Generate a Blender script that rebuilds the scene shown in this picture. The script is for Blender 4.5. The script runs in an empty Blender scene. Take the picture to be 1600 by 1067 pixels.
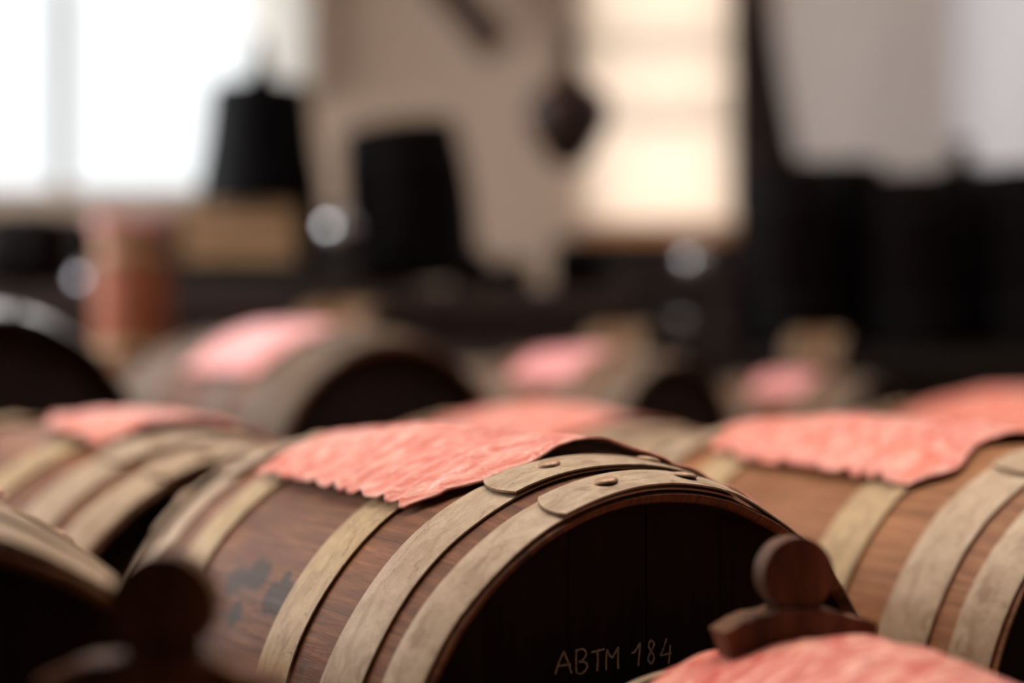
import bpy, bmesh, math, random
from mathutils import Vector, Matrix, noise
random.seed(7)
S = bpy.context.scene
COL = S.collection
PI = math.pi

# ------------------------------------------------------------------ camera
FPX = 2538.0
PITCH = 0.0125                       # the lens looks up by this much
cam_d = bpy.data.cameras.new('camera')
cam = bpy.data.objects.new('camera', cam_d); COL.objects.link(cam)
cam_d.sensor_width = 36.0
cam_d.lens = FPX / 1600 * 36.0
cam.location = (0, 0, 0)
cam.rotation_euler = (PI / 2 + PITCH, 0, 0)
cam_d.clip_start = 0.02
cam_d.dof.use_dof = True
cam_d.dof.focus_distance = 0.885
cam_d.dof.aperture_fstop = cam_d.lens / 1000 / 0.032
S.camera = cam

# ------------------------------------------------------------------ view, sky, daylight
S.view_settings.view_transform = 'Standard'
S.view_settings.look = 'None'
S.view_settings.gamma = 1.0
S.view_settings.use_curve_mapping = False
S.view_settings.exposure = 0.0
world = bpy.data.worlds.new('overcast_sky'); S.world = world
world.use_nodes = True
bg = world.node_tree.nodes['Background']
wn_ = world.node_tree                            # overcast sky: dim near the horizon behind the back wall, bright overhead and to the left
tc_ = wn_.nodes.new('ShaderNodeTexCoord'); sp_ = wn_.nodes.new('ShaderNodeSeparateXYZ'); wn_.links.new(tc_.outputs['Generated'], sp_.inputs[0])
def wr_(sock, stops):
    r = wn_.nodes.new('ShaderNodeValToRGB'); wn_.links.new(sock, r.inputs[0]); e = r.color_ramp.elements
    for i, (p, c) in enumerate(stops): e[i].position = p; e[i].color = (*c, 1)
    return r.outputs[0]
def wm_(op, a, b):
    m = wn_.nodes.new('ShaderNodeVectorMath'); m.operation = op
    wn_.links.new(a, m.inputs[0])
    if isinstance(b, tuple): m.inputs[1].default_value = b
    else: wn_.links.new(b, m.inputs[1])
    return m.outputs[0]
neg_ = wn_.nodes.new('ShaderNodeMath'); neg_.operation = 'MULTIPLY'; neg_.inputs[1].default_value = -1; wn_.links.new(sp_.outputs[0], neg_.inputs[0])
SKY_UP, SKY_LEFT, SKY_BASE = (9.4, 8.3, 7.2), (10.6, 10.2, 9.9), (1.32, 1.36, 1.38)
up_ = wm_('MULTIPLY', wr_(sp_.outputs[2], ((0.25, (0, 0, 0)), (0.9, (1, 1, 1)))), SKY_UP)
lf_ = wm_('MULTIPLY', wr_(neg_.outputs[0], ((0.45, (0, 0, 0)), (0.95, (1, 1, 1)))), SKY_LEFT)
rb_ = wn_.nodes.new('ShaderNodeValToRGB'); wn_.links.new(sp_.outputs[2], rb_.inputs[0])
eb_ = rb_.color_ramp.elements; eb_.new(0.4); eb_.new(0.6)          # brighter sky band, added to make the blind glow more
for i_, (p_, c_) in enumerate(((0.24, 0), (0.36, 1), (0.6, 1), (0.75, 0))): eb_[i_].position = p_; eb_[i_].color = (c_, c_, c_, 1)
bd_ = wm_('MULTIPLY', rb_.outputs[0], (6.0, 5.7, 5.5))
tot_ = wm_('ADD', wm_('ADD', wm_('ADD', up_, lf_), bd_), SKY_BASE)
wn_.links.new(tot_, bg.inputs['Color'])
bg.inputs['Strength'].default_value = 1.0

def daylight(name, loc, rot, sx, sy):          # portals: they only guide sampling of the sky through an opening
    d = bpy.data.lights.new(name, 'AREA'); d.shape = 'RECTANGLE'; d.size = sx; d.size_y = sy
    d.cycles.is_portal = True
    o = bpy.data.objects.new(name, d); COL.objects.link(o); o.location = loc; o.rotation_euler = rot
    return o

# room limits
XL, XR, YN, YB, ZF, ZC = -2.9, 1.22, -1.6, 4.5, -1.15, 1.75
WIN_A = (-2.30, -0.56, 0.46, 1.55)       # back wall, bright window at the left
WIN_B = (0.185, 0.635, 0.345, 1.25)      # back wall, window with the cream blind
WIN_C = (1.3, 4.3, 0.05, 1.60)          # left wall, unseen window added for side light (y0,y1,z0,z1)
WIN_D = (-1.1, 1.10, 0.75, 1.95)           # unseen skylight added to the ceiling for top light (x0,x1,y0,y1)
daylight('daylight_a', ((WIN_A[0]+WIN_A[1])/2, YB+.12, (WIN_A[2]+WIN_A[3])/2), (-PI/2, 0, 0), WIN_A[1]-WIN_A[0], WIN_A[3]-WIN_A[2])
daylight('daylight_b', ((WIN_B[0]+WIN_B[1])/2, YB+.12, (WIN_B[2]+WIN_B[3])/2), (-PI/2, 0, 0), WIN_B[1]-WIN_B[0], WIN_B[3]-WIN_B[2])
daylight('daylight_c', (XL-.12, (WIN_C[0]+WIN_C[1])/2, (WIN_C[2]+WIN_C[3])/2), (0, -PI/2, 0), WIN_C[3]-WIN_C[2], WIN_C[1]-WIN_C[0])
daylight('daylight_d', ((WIN_D[0]+WIN_D[1])/2, (WIN_D[2]+WIN_D[3])/2, ZC+.12), (0, 0, 0), WIN_D[1]-WIN_D[0], WIN_D[3]-WIN_D[2])

# ------------------------------------------------------------------ materials
def newmat(name):
    m = bpy.data.materials.new(name); m.use_nodes = True
    nt = m.node_tree; b = nt.nodes['Principled BSDF']
    return m, nt, b
def N(nt, kind, **kw):
    n = nt.nodes.new(kind)
    for k, v in kw.items(): setattr(n, k, v)
    return n
def ramp(nt, fac, stops):
    r = N(nt, 'ShaderNodeValToRGB'); nt.links.new(fac, r.inputs[0])
    e = r.color_ramp.elements
    while len(e) < len(stops): e.new(0.5)
    for i, (p, c) in enumerate(stops):
        e[i].position = p; e[i].color = (c[0], c[1], c[2], 1)
    return r.outputs[0]
def tex(nt, coord, scale, nscale=5.0, detail=6, rough=0.6, dist=0.0):
    mp = N(nt, 'ShaderNodeMapping'); mp.inputs['Scale'].default_value = scale
    nt.links.new(coord, mp.inputs['Vector'])
    n = N(nt, 'ShaderNodeTexNoise'); n.inputs['Scale'].default_value = nscale
    n.inputs['Detail'].default_value = detail; n.inputs['Roughness'].default_value = rough
    n.inputs['Distortion'].default_value = dist
    nt.links.new(mp.outputs[0], n.inputs['Vector'])
    return n.outputs['Fac']
def mix(nt, fac, a, b, mode='MIX'):
    m = N(nt, 'ShaderNodeMix', data_type='RGBA', blend_type=mode)
    for sock, v in ((m.inputs[0], fac), (m.inputs[6], a), (m.inputs[7], b)):
        if isinstance(v, (int, float)): sock.default_value = v
        elif isinstance(v, tuple): sock.default_value = (v[0], v[1], v[2], 1)
        else: nt.links.new(v, sock)
    return m.outputs[2]
def bump(nt, b, h, strength, dist=0.001):
    n = N(nt, 'ShaderNodeBump'); n.inputs['Strength'].default_value = strength
    n.inputs['Distance'].default_value = dist
    nt.links.new(h, n.inputs['Height']); nt.links.new(n.outputs[0], b.inputs['Normal'])

def stave_wood(name, dark, mid, light, rough=0.5, spots=(), nst=22):
    """u of the UV map runs round the barrel (0..1), v along it in metres."""
    m, nt, b = newmat(name)
    uv = N(nt, 'ShaderNodeUVMap').outputs[0]
    grain = tex(nt, uv, (170, 12, 1), 1.0, 9, 0.7, 0.5)
    col = ramp(nt, grain, ((0.25, dark), (0.5, mid), (0.75, light)))
    broad = tex(nt, uv, (5, 6, 1), 1.0, 4, 0.6)
    col = mix(nt, ramp(nt, broad, ((0.35, (0, 0, 0)), (0.7, (1, 1, 1)))), col, mix(nt, 1.0, col, (0.62, 0.52, 0.48), 'MULTIPLY'))
    # stave joints
    sp = N(nt, 'ShaderNodeSeparateXYZ'); nt.links.new(uv, sp.inputs[0])
    mu = N(nt, 'ShaderNodeMath', operation='MULTIPLY'); nt.links.new(sp.outputs[0], mu.inputs[0]); mu.inputs[1].default_value = nst
    fr = N(nt, 'ShaderNodeMath', operation='FRACT'); nt.links.new(mu.outputs[0], fr.inputs[0])
    fl = N(nt, 'ShaderNodeMath', operation='FLOOR'); nt.links.new(mu.outputs[0], fl.inputs[0])
    wn = N(nt, 'ShaderNodeTexWhiteNoise', noise_dimensions='1D'); nt.links.new(fl.outputs[0], wn.inputs['W'])
    tone = ramp(nt, wn.outputs['Value'], ((0, (0.82, 0.8, 0.78)), (1, (1.12, 1.08, 1.05))))
    col = mix(nt, 1.0, col, tone, 'MULTIPLY')
    seam = ramp(nt, fr.outputs[0], ((0.0, (0, 0, 0)), (0.025, (1, 1, 1))))
    col = mix(nt, seam, mix(nt, 1.0, col, (0.35, 0.3, 0.3), 'MULTIPLY'), col)
    # dark vinegar stains
    st = tex(nt, uv, (16, 22, 1), 1.0, 5, 0.55, 0.6)
    col = mix(nt, ramp(nt, st, ((0.66, (0, 0, 0)), (0.72, (1, 1, 1)))), col, (0.035, 0.02, 0.014))
    wob = tex(nt, uv, (60, 60, 1), 1.0, 4, 0.6)
    for (u, v, rad, ell) in spots:
        mp = N(nt, 'ShaderNodeMapping', vector_type='POINT')
        mp.inputs['Location'].default_value = (-u * 1.1 / rad, -v / (rad * ell), 0)
        mp.inputs['Scale'].default_value = (1.1 / rad, 1 / (rad * ell), 1)
        nt.links.new(uv, mp.inputs['Vector'])
        ln = N(nt, 'ShaderNodeVectorMath', operation='LENGTH'); nt.links.new(mp.outputs[0], ln.inputs[0])
        ad = N(nt, 'ShaderNodeMath', operation='ADD'); nt.links.new(ln.outputs['Value'], ad.inputs[0]); nt.links.new(wob, ad.inputs[1])
        f = ramp(nt, ad.outputs[0], ((0.9, (0.85, 0.85, 0.85)), (1.0, (0.0, 0, 0))))
        f2 = N(nt, 'ShaderNodeMath', operation='MULTIPLY'); nt.links.new(ad.outputs[0], f2.inputs[0]); f2.inputs[1].default_value = 0.62
        f = ramp(nt, f2.outputs[0], ((0.82, (0.85, 0.85, 0.85)), (1.0, (0.0, 0, 0))))
        col = mix(nt, f, col, (0.030, 0.018, 0.014))
    nt.links.new(col, b.inputs['Base Color'])
    b.inputs['Roughness'].default_value = rough
    b.inputs['Specular IOR Level'].default_value = 0.3
    bump(nt, b, grain, 0.9, 0.0012)
    return m

def plank_wood(name, dark, mid, light, rough=0.6, scale=(40, 3, 40), bs=0.5):
    m, nt, b = newmat(name)
    co = N(nt, 'ShaderNodeTexCoord').outputs['Object']
    g = tex(nt, co, scale, 1.0, 8, 0.65, 0.5)
    nt.links.new(ramp(nt, g, ((0.3, dark), (0.52, mid), (0.75, light))), b.inputs['Base Color'])
    b.inputs['Roughness'].default_value = rough
    bump(nt, b, g, bs, 0.001)
    return m

def hoop_metal(name, base, light, rust, rough=0.58, metal=0.12):
    m, nt, b = newmat(name)
    uv = N(nt, 'ShaderNodeUVMap').outputs[0]
    a = tex(nt, uv, (75, 70, 1), 1.0, 8, 0.7)
    col = ramp(nt, a, ((0.3, base), (0.7, light)))
    streak = tex(nt, uv, (34, 80, 1), 1.0, 8, 0.7, 1.0)
    col = mix(nt, ramp(nt, streak, ((0.47, (0, 0, 0)), (0.72, (0.7, 0.7, 0.7)))), col, rust)
    s = tex(nt, uv, (260, 210, 1), 1.0, 3, 0.5)
    col = mix(nt, ramp(nt, s, ((0.70, (0, 0, 0)), (0.76, (0.75, 0.75, 0.75)))), col, (0.07, 0.045, 0.03))
    s2 = tex(nt, uv, (40, 55, 1), 1.0, 6, 0.7, 1.2)
    col = mix(nt, ramp(nt, s2, ((0.56, (0, 0, 0)), (0.64, (0.6, 0.6, 0.6)))), col, rust)
    fine = tex(nt, uv, (1300, 1200, 1), 1.0, 3, 0.6)
    col = mix(nt, 0.5, col, mix(nt, 1.0, col, ramp(nt, fine, ((0.3, (0.5, 0.5, 0.5)), (0.7, (1.3, 1.3, 1.3)))), 'MULTIPLY'))
    nt.links.new(col, b.inputs['Base Color'])
    b.inputs['Metallic'].default_value = metal
    b.inputs['Roughness'].default_value = rough
    bump(nt, b, a, 0.25, 0.001)
    return m

def plain(name, c, rough=0.6, metal=0.0, var=0.15, scale=30):
    m, nt, b = newmat(name)
    co = N(nt, 'ShaderNodeTexCoord').outputs['Object']
    g = tex(nt, co, (1, 1, 1), scale, 5, 0.6)
    lo = tuple(x * (1 - var) for x in c); hi = tuple(min(1, x * (1 + var)) for x in c)
    nt.links.new(ramp(nt, g, ((0.3, lo), (0.7, hi))), b.inputs['Base Color'])
    b.inputs['Roughness'].default_value = rough; b.inputs['Metallic'].default_value = metal
    bump(nt, b, g, 0.15, 0.001)
    return m

def cloth_mat(name, red, pale, amount=(0.45, 0.75)):
    m, nt, b = newmat(name)
    uv = N(nt, 'ShaderNodeUVMap').outputs[0]
    a = tex(nt, uv, (9, 26, 1), 1.0, 7, 0.6, 0.8)
    col = ramp(nt, a, ((amount[0], red), (amount[1], pale)))  # the pale tone paints backlit highlights into the cloth colour
    crs = tex(nt, uv, (7, 16, 1), 1.0, 5, 0.65, 2.5)
    col = mix(nt, ramp(nt, crs, ((0.475, (0, 0, 0)), (0.50, (0.6, 0.6, 0.6)), (0.525, (0, 0, 0)))), col, (0.88, 0.56, 0.50))  # pale crease lines: light on the folds, put into the colour
    fine = tex(nt, uv, (300, 300, 1), 1.0, 4, 0.6)
    col = mix(nt, 0.35, col, mix(nt, 1.0, col, ramp(nt, fine, ((0.3, (0.7, 0.6, 0.6)), (0.7, (1.2, 1.2, 1.2)))), 'MULTIPLY'))
    nt.links.new(col, b.inputs['Base Color'])
    b.inputs['Roughness'].default_value = 0.5
    b.inputs['Specular IOR Level'].default_value = 0.6
    b.inputs['Sheen Weight'].default_value = 0.3
    b.inputs['Sheen Roughness'].default_value = 0.4
    b.inputs['Sheen Tint'].default_value = (1, 0.85, 0.9, 1)
    bump(nt, b, a, 0.1, 0.0015)
    return m

M = {}
SPOTS_MAIN = ((0.4025, 0.225, 0.0115, 1.5), (0.4117, 0.181, 0.0125, 1.5), (0.4103, 0.252, 0.0105, 1.5), (0.4275, 0.229, 0.0090, 1.4), (0.4003, 0.185, 0.0050, 1.2))
M['stave'] = stave_wood('worn_chestnut_staves', (0.075, 0.030, 0.014), (0.19, 0.076, 0.031), (0.34, 0.155, 0.066), 0.55)
M['stave_spots'] = stave_wood('stained_chestnut_staves', (0.075, 0.030, 0.014), (0.185, 0.072, 0.029), (0.35, 0.155, 0.066), 0.55, SPOTS_MAIN)
M['stave_honey'] = stave_wood('honey_oak_staves', (0.14, 0.060, 0.024), (0.30, 0.132, 0.055), (0.46, 0.24, 0.105), 0.5)
M['stave_dark'] = stave_wood('blackened_staves', (0.003, 0.0015, 0.0018), (0.006, 0.003, 0.0035), (0.012, 0.007, 0.007), 0.65)
M['stave_dark'].node_tree.nodes['Principled BSDF'].inputs['Specular IOR Level'].default_value = 0.08
M['stave_orange'] = stave_wood('orange_brown_staves', (0.22, 0.060, 0.026), (0.42, 0.125, 0.055), (0.52, 0.19, 0.085), 0.6)
M['head'] = plank_wood('near_black_head_boards', (0.005, 0.002, 0.002), (0.013, 0.005, 0.0035), (0.024, 0.011, 0.007), 0.85, (90, 90, 8))  # near-black boards, also used inside the rims
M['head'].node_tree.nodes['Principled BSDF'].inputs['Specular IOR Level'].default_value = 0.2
M['hoop'] = hoop_metal('weathered_hoop', (0.34, 0.235, 0.150), (0.50, 0.375, 0.260), (0.20, 0.110, 0.055))
M['hoop_rust'] = hoop_metal('rust_stained_hoop', (0.36, 0.24, 0.12), (0.50, 0.36, 0.20), (0.13, 0.065, 0.028))
M['hoop_dim'] = hoop_metal('dim_lit_grey_brown_hoop', (0.13, 0.10, 0.075), (0.21, 0.17, 0.13), (0.09, 0.055, 0.03))  # darker hoop copy; the third row's dimmer light is in its colour
M['hoop_bare'] = hoop_metal('polished_dark_iron_hoop', (0.20, 0.21, 0.23), (0.30, 0.31, 0.34), (0.12, 0.10, 0.09), 0.3, 0.95)
M['hoop_dark'] = hoop_metal('blackened_hoop', (0.006, 0.006, 0.007), (0.012, 0.012, 0.014), (0.01, 0.006, 0.005), 0.6)
M['hoop_dark'].node_tree.nodes['Principled BSDF'].inputs['Specular IOR Level'].default_value = 0.15
M['hoop_dark'].node_tree.nodes['Principled BSDF'].inputs['Metallic'].default_value = 0.0
M['rivet'] = plain('rust_brown_rivet', (0.36, 0.225, 0.14), 0.5, 0.5, 0.3, 300)
M['chalk'] = plain('faded_white_chalk', (0.42, 0.33, 0.25), 0.9, 0, 0.4, 500)
M['cloth'] = cloth_mat('coral_cloth', (0.56, 0.088, 0.038), (0.76, 0.36, 0.28), (0.44, 0.66))
M['cloth_patchy'] = cloth_mat('patchy_red_cloth', (0.52, 0.055, 0.030), (0.78, 0.32, 0.22), (0.47, 0.56))
M['cloth_pink'] = cloth_mat('sheen_pink_cloth', (0.78, 0.24, 0.24), (0.86, 0.55, 0.58))  # the pale pink carries the window sheen in its colour
M['bung'] = plank_wood('dark_walnut_bung', (0.030, 0.013, 0.007), (0.105, 0.046, 0.024), (0.25, 0.12, 0.062), 0.6, (60, 60, 14), 0.4)
M['bung'].node_tree.nodes['Principled BSDF'].inputs['Specular IOR Level'].default_value = 0.25
M['rack'] = plank_wood('dark_rack_timber', (0.005, 0.003, 0.0025), (0.012, 0.007, 0.005), (0.022, 0.013, 0.009), 0.7)
M['table'] = plank_wood('brown_table_timber', (0.022, 0.010, 0.008), (0.045, 0.023, 0.017), (0.075, 0.042, 0.030), 0.6)
M['crate'] = plank_wood('pale_tan_crate_boards', (0.38, 0.21, 0.10), (0.55, 0.34, 0.18), (0.66, 0.46, 0.28), 0.6)
M['black'] = plain('matt_black_paint', (0.004, 0.004, 0.005), 0.7, 0, 0.3)
M['black'].node_tree.nodes['Principled BSDF'].inputs['Specular IOR Level'].default_value = 0.1
M['bright_tin'] = plain('bright_tin', (0.90, 0.93, 0.97), 0.22, 0.95, 0.03)
M['dull_pewter'] = plain('dull_pewter', (0.62, 0.62, 0.70), 0.25, 0.95, 0.05)
M['plaster'] = plain('warm_beige_plaster', (0.74, 0.56, 0.43), 0.9, 0, 0.05, 3)
M['plaster_white'] = plain('pale_grey_plaster', (0.88, 0.79, 0.72), 0.9, 0, 0.04, 3)
M['plaster_cool'] = plain('cool_lit_off_white_plaster', (0.80, 0.80, 0.84), 0.9, 0, 0.04, 3)  # off-white wall with the cool tint of the daylight put into its colour
M['plaster_dark'] = plain('low_bounce_umber_plaster', (0.26, 0.19, 0.14), 0.95, 0, 0.1, 3)  # dark tone chosen for unseen walls to keep bounced light low
M['floor'] = plank_wood('floor_boards', (0.03, 0.016, 0.01), (0.06, 0.034, 0.022), (0.09, 0.05, 0.035), 0.6, (9, 1, 9))
M['frame'] = plain('white_window_paint', (0.55, 0.57, 0.58), 0.5, 0, 0.05)
M['frame_tan'] = plain('tan_window_wood', (0.32, 0.20, 0.11), 0.6, 0, 0.1)
M['drape'] = plain('dark_brown_drape', (0.035, 0.018, 0.012), 0.9, 0, 0.3)
M['pendant'] = plain('dark_brown_gourd_skin', (0.045, 0.020, 0.013), 0.5, 0, 0.3)

m, nt, b = newmat('clear_pane')                # thin window glass
tr = N(nt, 'ShaderNodeBsdfTransparent'); gl = N(nt, 'ShaderNodeBsdfGlossy'); gl.inputs['Roughness'].default_value = 0.02
fz = N(nt, 'ShaderNodeFresnel'); mx = N(nt, 'ShaderNodeMixShader')
nt.links.new(fz.outputs[0], mx.inputs[0]); nt.links.new(tr.outputs[0], mx.inputs[1]); nt.links.new(gl.outputs[0], mx.inputs[2])
nt.links.new(mx.outputs[0], nt.nodes['Material Output'].inputs['Surface']); M['pane'] = m

def translucent(name, c, w=0.75):
    m, nt, b = newmat(name)
    t = N(nt, 'ShaderNodeBsdfTranslucent'); t.inputs['Color'].default_value = (*c, 1)
    d = N(nt, 'ShaderNodeBsdfDiffuse'); d.inputs['Color'].default_value = (*c, 1)
    x = N(nt, 'ShaderNodeMixShader'); x.inputs[0].default_value = w
    nt.links.new(d.outputs[0], x.inputs[1]); nt.links.new(t.outputs[0], x.inputs[2])
    nt.links.new(x.outputs[0], nt.nodes['Material Output'].inputs['Surface'])
    return m
M['blind'] = translucent('cream_linen_blind', (0.98, 0.90, 0.81), 0.92)
M['blind_hem'] = translucent('doubled_linen_hem', (0.62, 0.40, 0.24), 0.7)
M['curtain'] = translucent('white_net_curtain', (0.90, 0.90, 0.88), 0.9)

# ------------------------------------------------------------------ mesh helpers
def mesh_obj(name, verts, faces, mat, parent=None, uvs=None, smooth=True, loc=None, sharp=None):
    me = bpy.data.meshes.new(name); me.from_pydata([tuple(v) for v in verts], [], faces)
    if uvs is not None:
        lay = me.uv_layers.new(name='UVMap')
        for p in me.polygons:
            for li, vi in zip(p.loop_indices, p.vertices):
                lay.data[li].uv = uvs[vi]
    if smooth:
        for p in me.polygons: p.use_smooth = True
    me.materials.append(mat); me.update()
    if sharp: me.set_sharp_from_angle(angle=math.radians(sharp))
    o = bpy.data.objects.new(name, me); COL.objects.link(o)
    if parent: o.parent = parent
    if loc: o.location = loc
    return o
def bm_obj(name, bm, mat, parent=None, smooth=False):
    bmesh.ops.recalc_face_normals(bm, faces=bm.faces)
    me = bpy.data.meshes.new(name); bm.to_mesh(me); bm.free()
    if smooth:
        for p in me.polygons: p.use_smooth = True
        me.set_sharp_from_angle(angle=math.radians(35))
    me.materials.append(mat)
    o = bpy.data.objects.new(name, me); COL.objects.link(o)
    if parent: o.parent = parent
    return o
def box(bm, x0, x1, y0, y1, z0, z1, bev=0.0):
    r = bmesh.ops.create_cube(bm, size=1.0)
    for v in r['verts']:
        v.co = Vector(((x0+x1)/2 + v.co.x*(x1-x0), (y0+y1)/2 + v.co.y*(y1-y0), (z0+z1)/2 + v.co.z*(z1-z0)))
    if bev:
        es = list({e for v in r['verts'] for e in v.link_edges})
        bmesh.ops.bevel(bm, geom=es, offset=bev, segments=2, affect='EDGES')
def lathe(prof, n=64, axis='Z', closed=False):
    """prof: list of (r, h). returns verts, faces, uvs round the given axis"""
    V, F, UV = [], [], []
    for r, h in prof:
        for k in range(n + 1):
            t = 2*PI*k/n
            V.append((r*math.cos(t), r*math.sin(t), h)); UV.append((k/n, h))
    for i in range(len(prof)-1):
        for k in range(n):
            a = i*(n+1)+k
            F.append((a, a+1, a+n+2, a+n+1))
    return V, F, UV
def lathe_obj(name, prof, mat, parent=None, n=48):
    V, F, UV = lathe(prof, n)
    o = mesh_obj(name, V, F, mat, parent, UV)
    bm = bmesh.new(); bm.from_mesh(o.data); bmesh.ops.remove_doubles(bm, verts=bm.verts, dist=1e-5)
    bmesh.ops.recalc_face_normals(bm, faces=bm.faces); bm.to_mesh(o.data); bm.free()
    return o
def thing(name, label, cat, loc=(0, 0, 0), rz=0.0, group=None):
    o = bpy.data.objects.new(name, None); COL.objects.link(o); o.empty_display_size = 0.05
    o.location = loc; o.rotation_euler = (0, 0, rz)
    return tag(o, label, cat, group)
def tag(o, label, cat, group=None):
    o['label'] = label; o['category'] = cat
    if group: o['group'] = group
    return o
def struct(o): o['kind'] = 'structure'; return o
def copy_tree(o, parent=None):
    c = o.copy(); COL.objects.link(c); c.parent = parent
    for ch in list(o.children): copy_tree(ch, c)
    return c
def at(px, py, Y):                   # world point seen at that pixel of the frame at distance Y
    z = (533.5 - py) / FPX * Y + PITCH * Y
    return Vector(((px - 800) / FPX * Y, Y, z))

# ------------------------------------------------------------------ room
def wall_with_holes(name, axis, pos, a0, a1, z0, z1, holes, mat, out=1, th=0.22):
    """axis 'y': wall in the XZ plane at y=pos; 'x': wall in the YZ plane at x=pos. 'z': ceiling in XY"""
    bm = bmesh.new()
    As = sorted({a0, a1, *[h[0] for h in holes], *[h[1] for h in holes]})
    Zs = sorted({z0, z1, *[h[2] for h in holes], *[h[3] for h in holes]})
    for i in range(len(As)-1):
        for j in range(len(Zs)-1):
            ca, cz = (As[i]+As[i+1])/2, (Zs[j]+Zs[j+1])/2
            if any(h[0] < ca < h[1] and h[2] < cz < h[3] for h in holes): continue
            p0, p1 = (pos, pos+th*out) if out > 0 else (pos+th*out, pos)
            if axis == 'y': box(bm, As[i], As[i+1], p0, p1, Zs[j], Zs[j+1])
            elif axis == 'x': box(bm, p0, p1, As[i], As[i+1], Zs[j], Zs[j+1])
            else: box(bm, As[i], As[i+1], Zs[j], Zs[j+1], p0, p1)
    return struct(bm_obj(name, bm, mat))
XM = 0.74
wall_with_holes('wall_back', 'y', YB, XL-.22, XM, ZF, ZC, [WIN_A, WIN_B], M['plaster'])
wall_with_holes('wall_back_right', 'y', YB, XM, XR+.22, ZF, ZC, [], M['plaster_white'])
wall_with_holes('wall_left', 'x', XL, YN, YB, ZF, ZC, [WIN_C], M['plaster'], out=-1)
wall_with_holes('wall_right', 'x', XR, 3.0, YB, ZF, ZC, [], M['plaster_cool'])
wall_with_holes('wall_right_near', 'x', XR, YN, 3.0, ZF, ZC, [], M['plaster_dark'])  # unseen stretch, made dark to bounce little light onto the heads
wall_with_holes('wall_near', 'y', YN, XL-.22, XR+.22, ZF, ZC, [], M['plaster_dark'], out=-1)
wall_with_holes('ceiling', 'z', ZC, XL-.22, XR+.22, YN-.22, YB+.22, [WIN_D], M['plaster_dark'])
bm = bmesh.new(); box(bm, XL-.22, XR+.22, YN-.22, YB+.22, ZF-.1, ZF); struct(bm_obj('floor', bm, M['floor']))

def window(name, axis, pos, a0, a1, z0, z1, cols, rows, mat, fr=0.05, bar=0.028):
    w = bpy.data.objects.new(name, None); COL.objects.link(w); struct(w)
    def b_(bm, u0, u1, p0, p1, v0, v1):
        if axis == 'y': box(bm, u0, u1, pos+p0, pos+p1, v0, v1)
        elif axis == 'x': box(bm, pos-p1, pos-p0, u0, u1, v0, v1)
        else: box(bm, u0, u1, v0, v1, pos+p0, pos+p1)
    bm = bmesh.new()
    b_(bm, a0, a1, .05, .10, z0, z0+fr); b_(bm, a0, a1, .05, .10, z1-fr, z1)
    b_(bm, a0, a0+fr, .05, .10, z0+fr, z1-fr); b_(bm, a1-fr, a1, .05, .10, z0+fr, z1-fr)
    for f in [bm_obj('window_frame', bm, mat, w)]: pass
    bm = bmesh.new()
    for c in cols: b_(bm, c-bar/2, c+bar/2, .06, .09, z0+fr, z1-fr)
    for r in rows: b_(bm, a0+fr, a1-fr, .065, .085, r-bar/2, r+bar/2)
    if cols or rows: bm_obj('muntin', bm, mat, w)
    bm = bmesh.new(); b_(bm, a0+fr, a1-fr, .073, .077, z0+fr, z1-fr); bm_obj('pane', bm, M['pane'], w)
    return w
window('window_1', 'y', YB, *WIN_A, [at(85, 0, YB).x, -1.93], [1.15], M['frame'], 0.03, 0.05)
window('window_2', 'y', YB, *WIN_B, [], [at(0, 158, YB).z, at(0, 42, YB).z], M['frame_tan'], 0.03, 0.03)
window('window_added_side', 'x', XL, *WIN_C, [2.05, 2.8, 3.55], [0.9], M['frame'], 0.05, 0.04)
window('window_added_top', 'z', ZC, *WIN_D, [0.0], [1.35], M['frame'], 0.05, 0.04)
bm = bmesh.new(); box(bm, XL+.001, at(556, 0, YB).x, YB-.03, YB-.001, ZF, WIN_A[2]-.05, .003)
for k in range(18):
    x = XL+.05+k*.135
    if x < at(545, 0, YB).x: box(bm, x, x+.012, YB-.038, YB-.03, ZF, WIN_A[2]-.06)
struct(bm_obj('trim_dark_sheet', bm, M['rack']))          # dark sheet added where the wall under the window looks dark
# ---- things that hang at the back wall
def cloth_panel(name, x0, x1, z0, z1, y, mat, label, cat, folds=6, amp=0.012, scallop=0.0, flare=0.0, parent=None):
    V, F, UV = [], [], []; nx, nz = 60, 40
    for j in range(nz+1):
        t = j/nz
        for i in range(nx+1):
            s = i/nx
            x = x0 + (x1-x0)*s + flare*(1-t)**2.2*s
            z = z0 + (z1-z0)*t - scallop*math.sin(s*PI)*(1-t)
            V.append((x, y + amp*math.sin(s*folds*2*PI + 0.6*math.sin(3*t)), z)); UV.append((s, t))
    for j in range(nz):
        for i in range(nx):
            a = j*(nx+1)+i; F.append((a, a+1, a+nx+2, a+nx+1))
    o = mesh_obj(name, V, F, mat, parent, UV)
    md = o.modifiers.new('thick', 'SOLIDIFY'); md.thickness = 0.0025
    if label: tag(o, label, cat)
    return o
bl = thing('window_blind', 'cream linen blind glowing in the narrow window of the back wall', 'blind', (0, YB-.03, WIN_B[2]-.02))
o = cloth_panel('blind_fabric', WIN_B[0]-.004, WIN_B[1]+.006, 0.055, WIN_B[3]-WIN_B[2]+.06, 0, M['blind'], None, None, 1.5, 0.004, parent=bl)
o = cloth_panel('hem', WIN_B[0]-.004, WIN_B[1]+.006, 0.0, 0.055, -0.001, M['blind_hem'], None, None, 1.5, 0.004, parent=bl)
bm = bmesh.new(); bmesh.ops.create_cone(bm, cap_ends=True, segments=20, radius1=.018, radius2=.018, depth=WIN_B[1]-WIN_B[0]+.06, matrix=Matrix.Translation(((WIN_B[0]+WIN_B[1])/2, .0, WIN_B[3]-WIN_B[2]+.07)) @ Matrix.Rotation(PI/2, 4, 'Y'))
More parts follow.
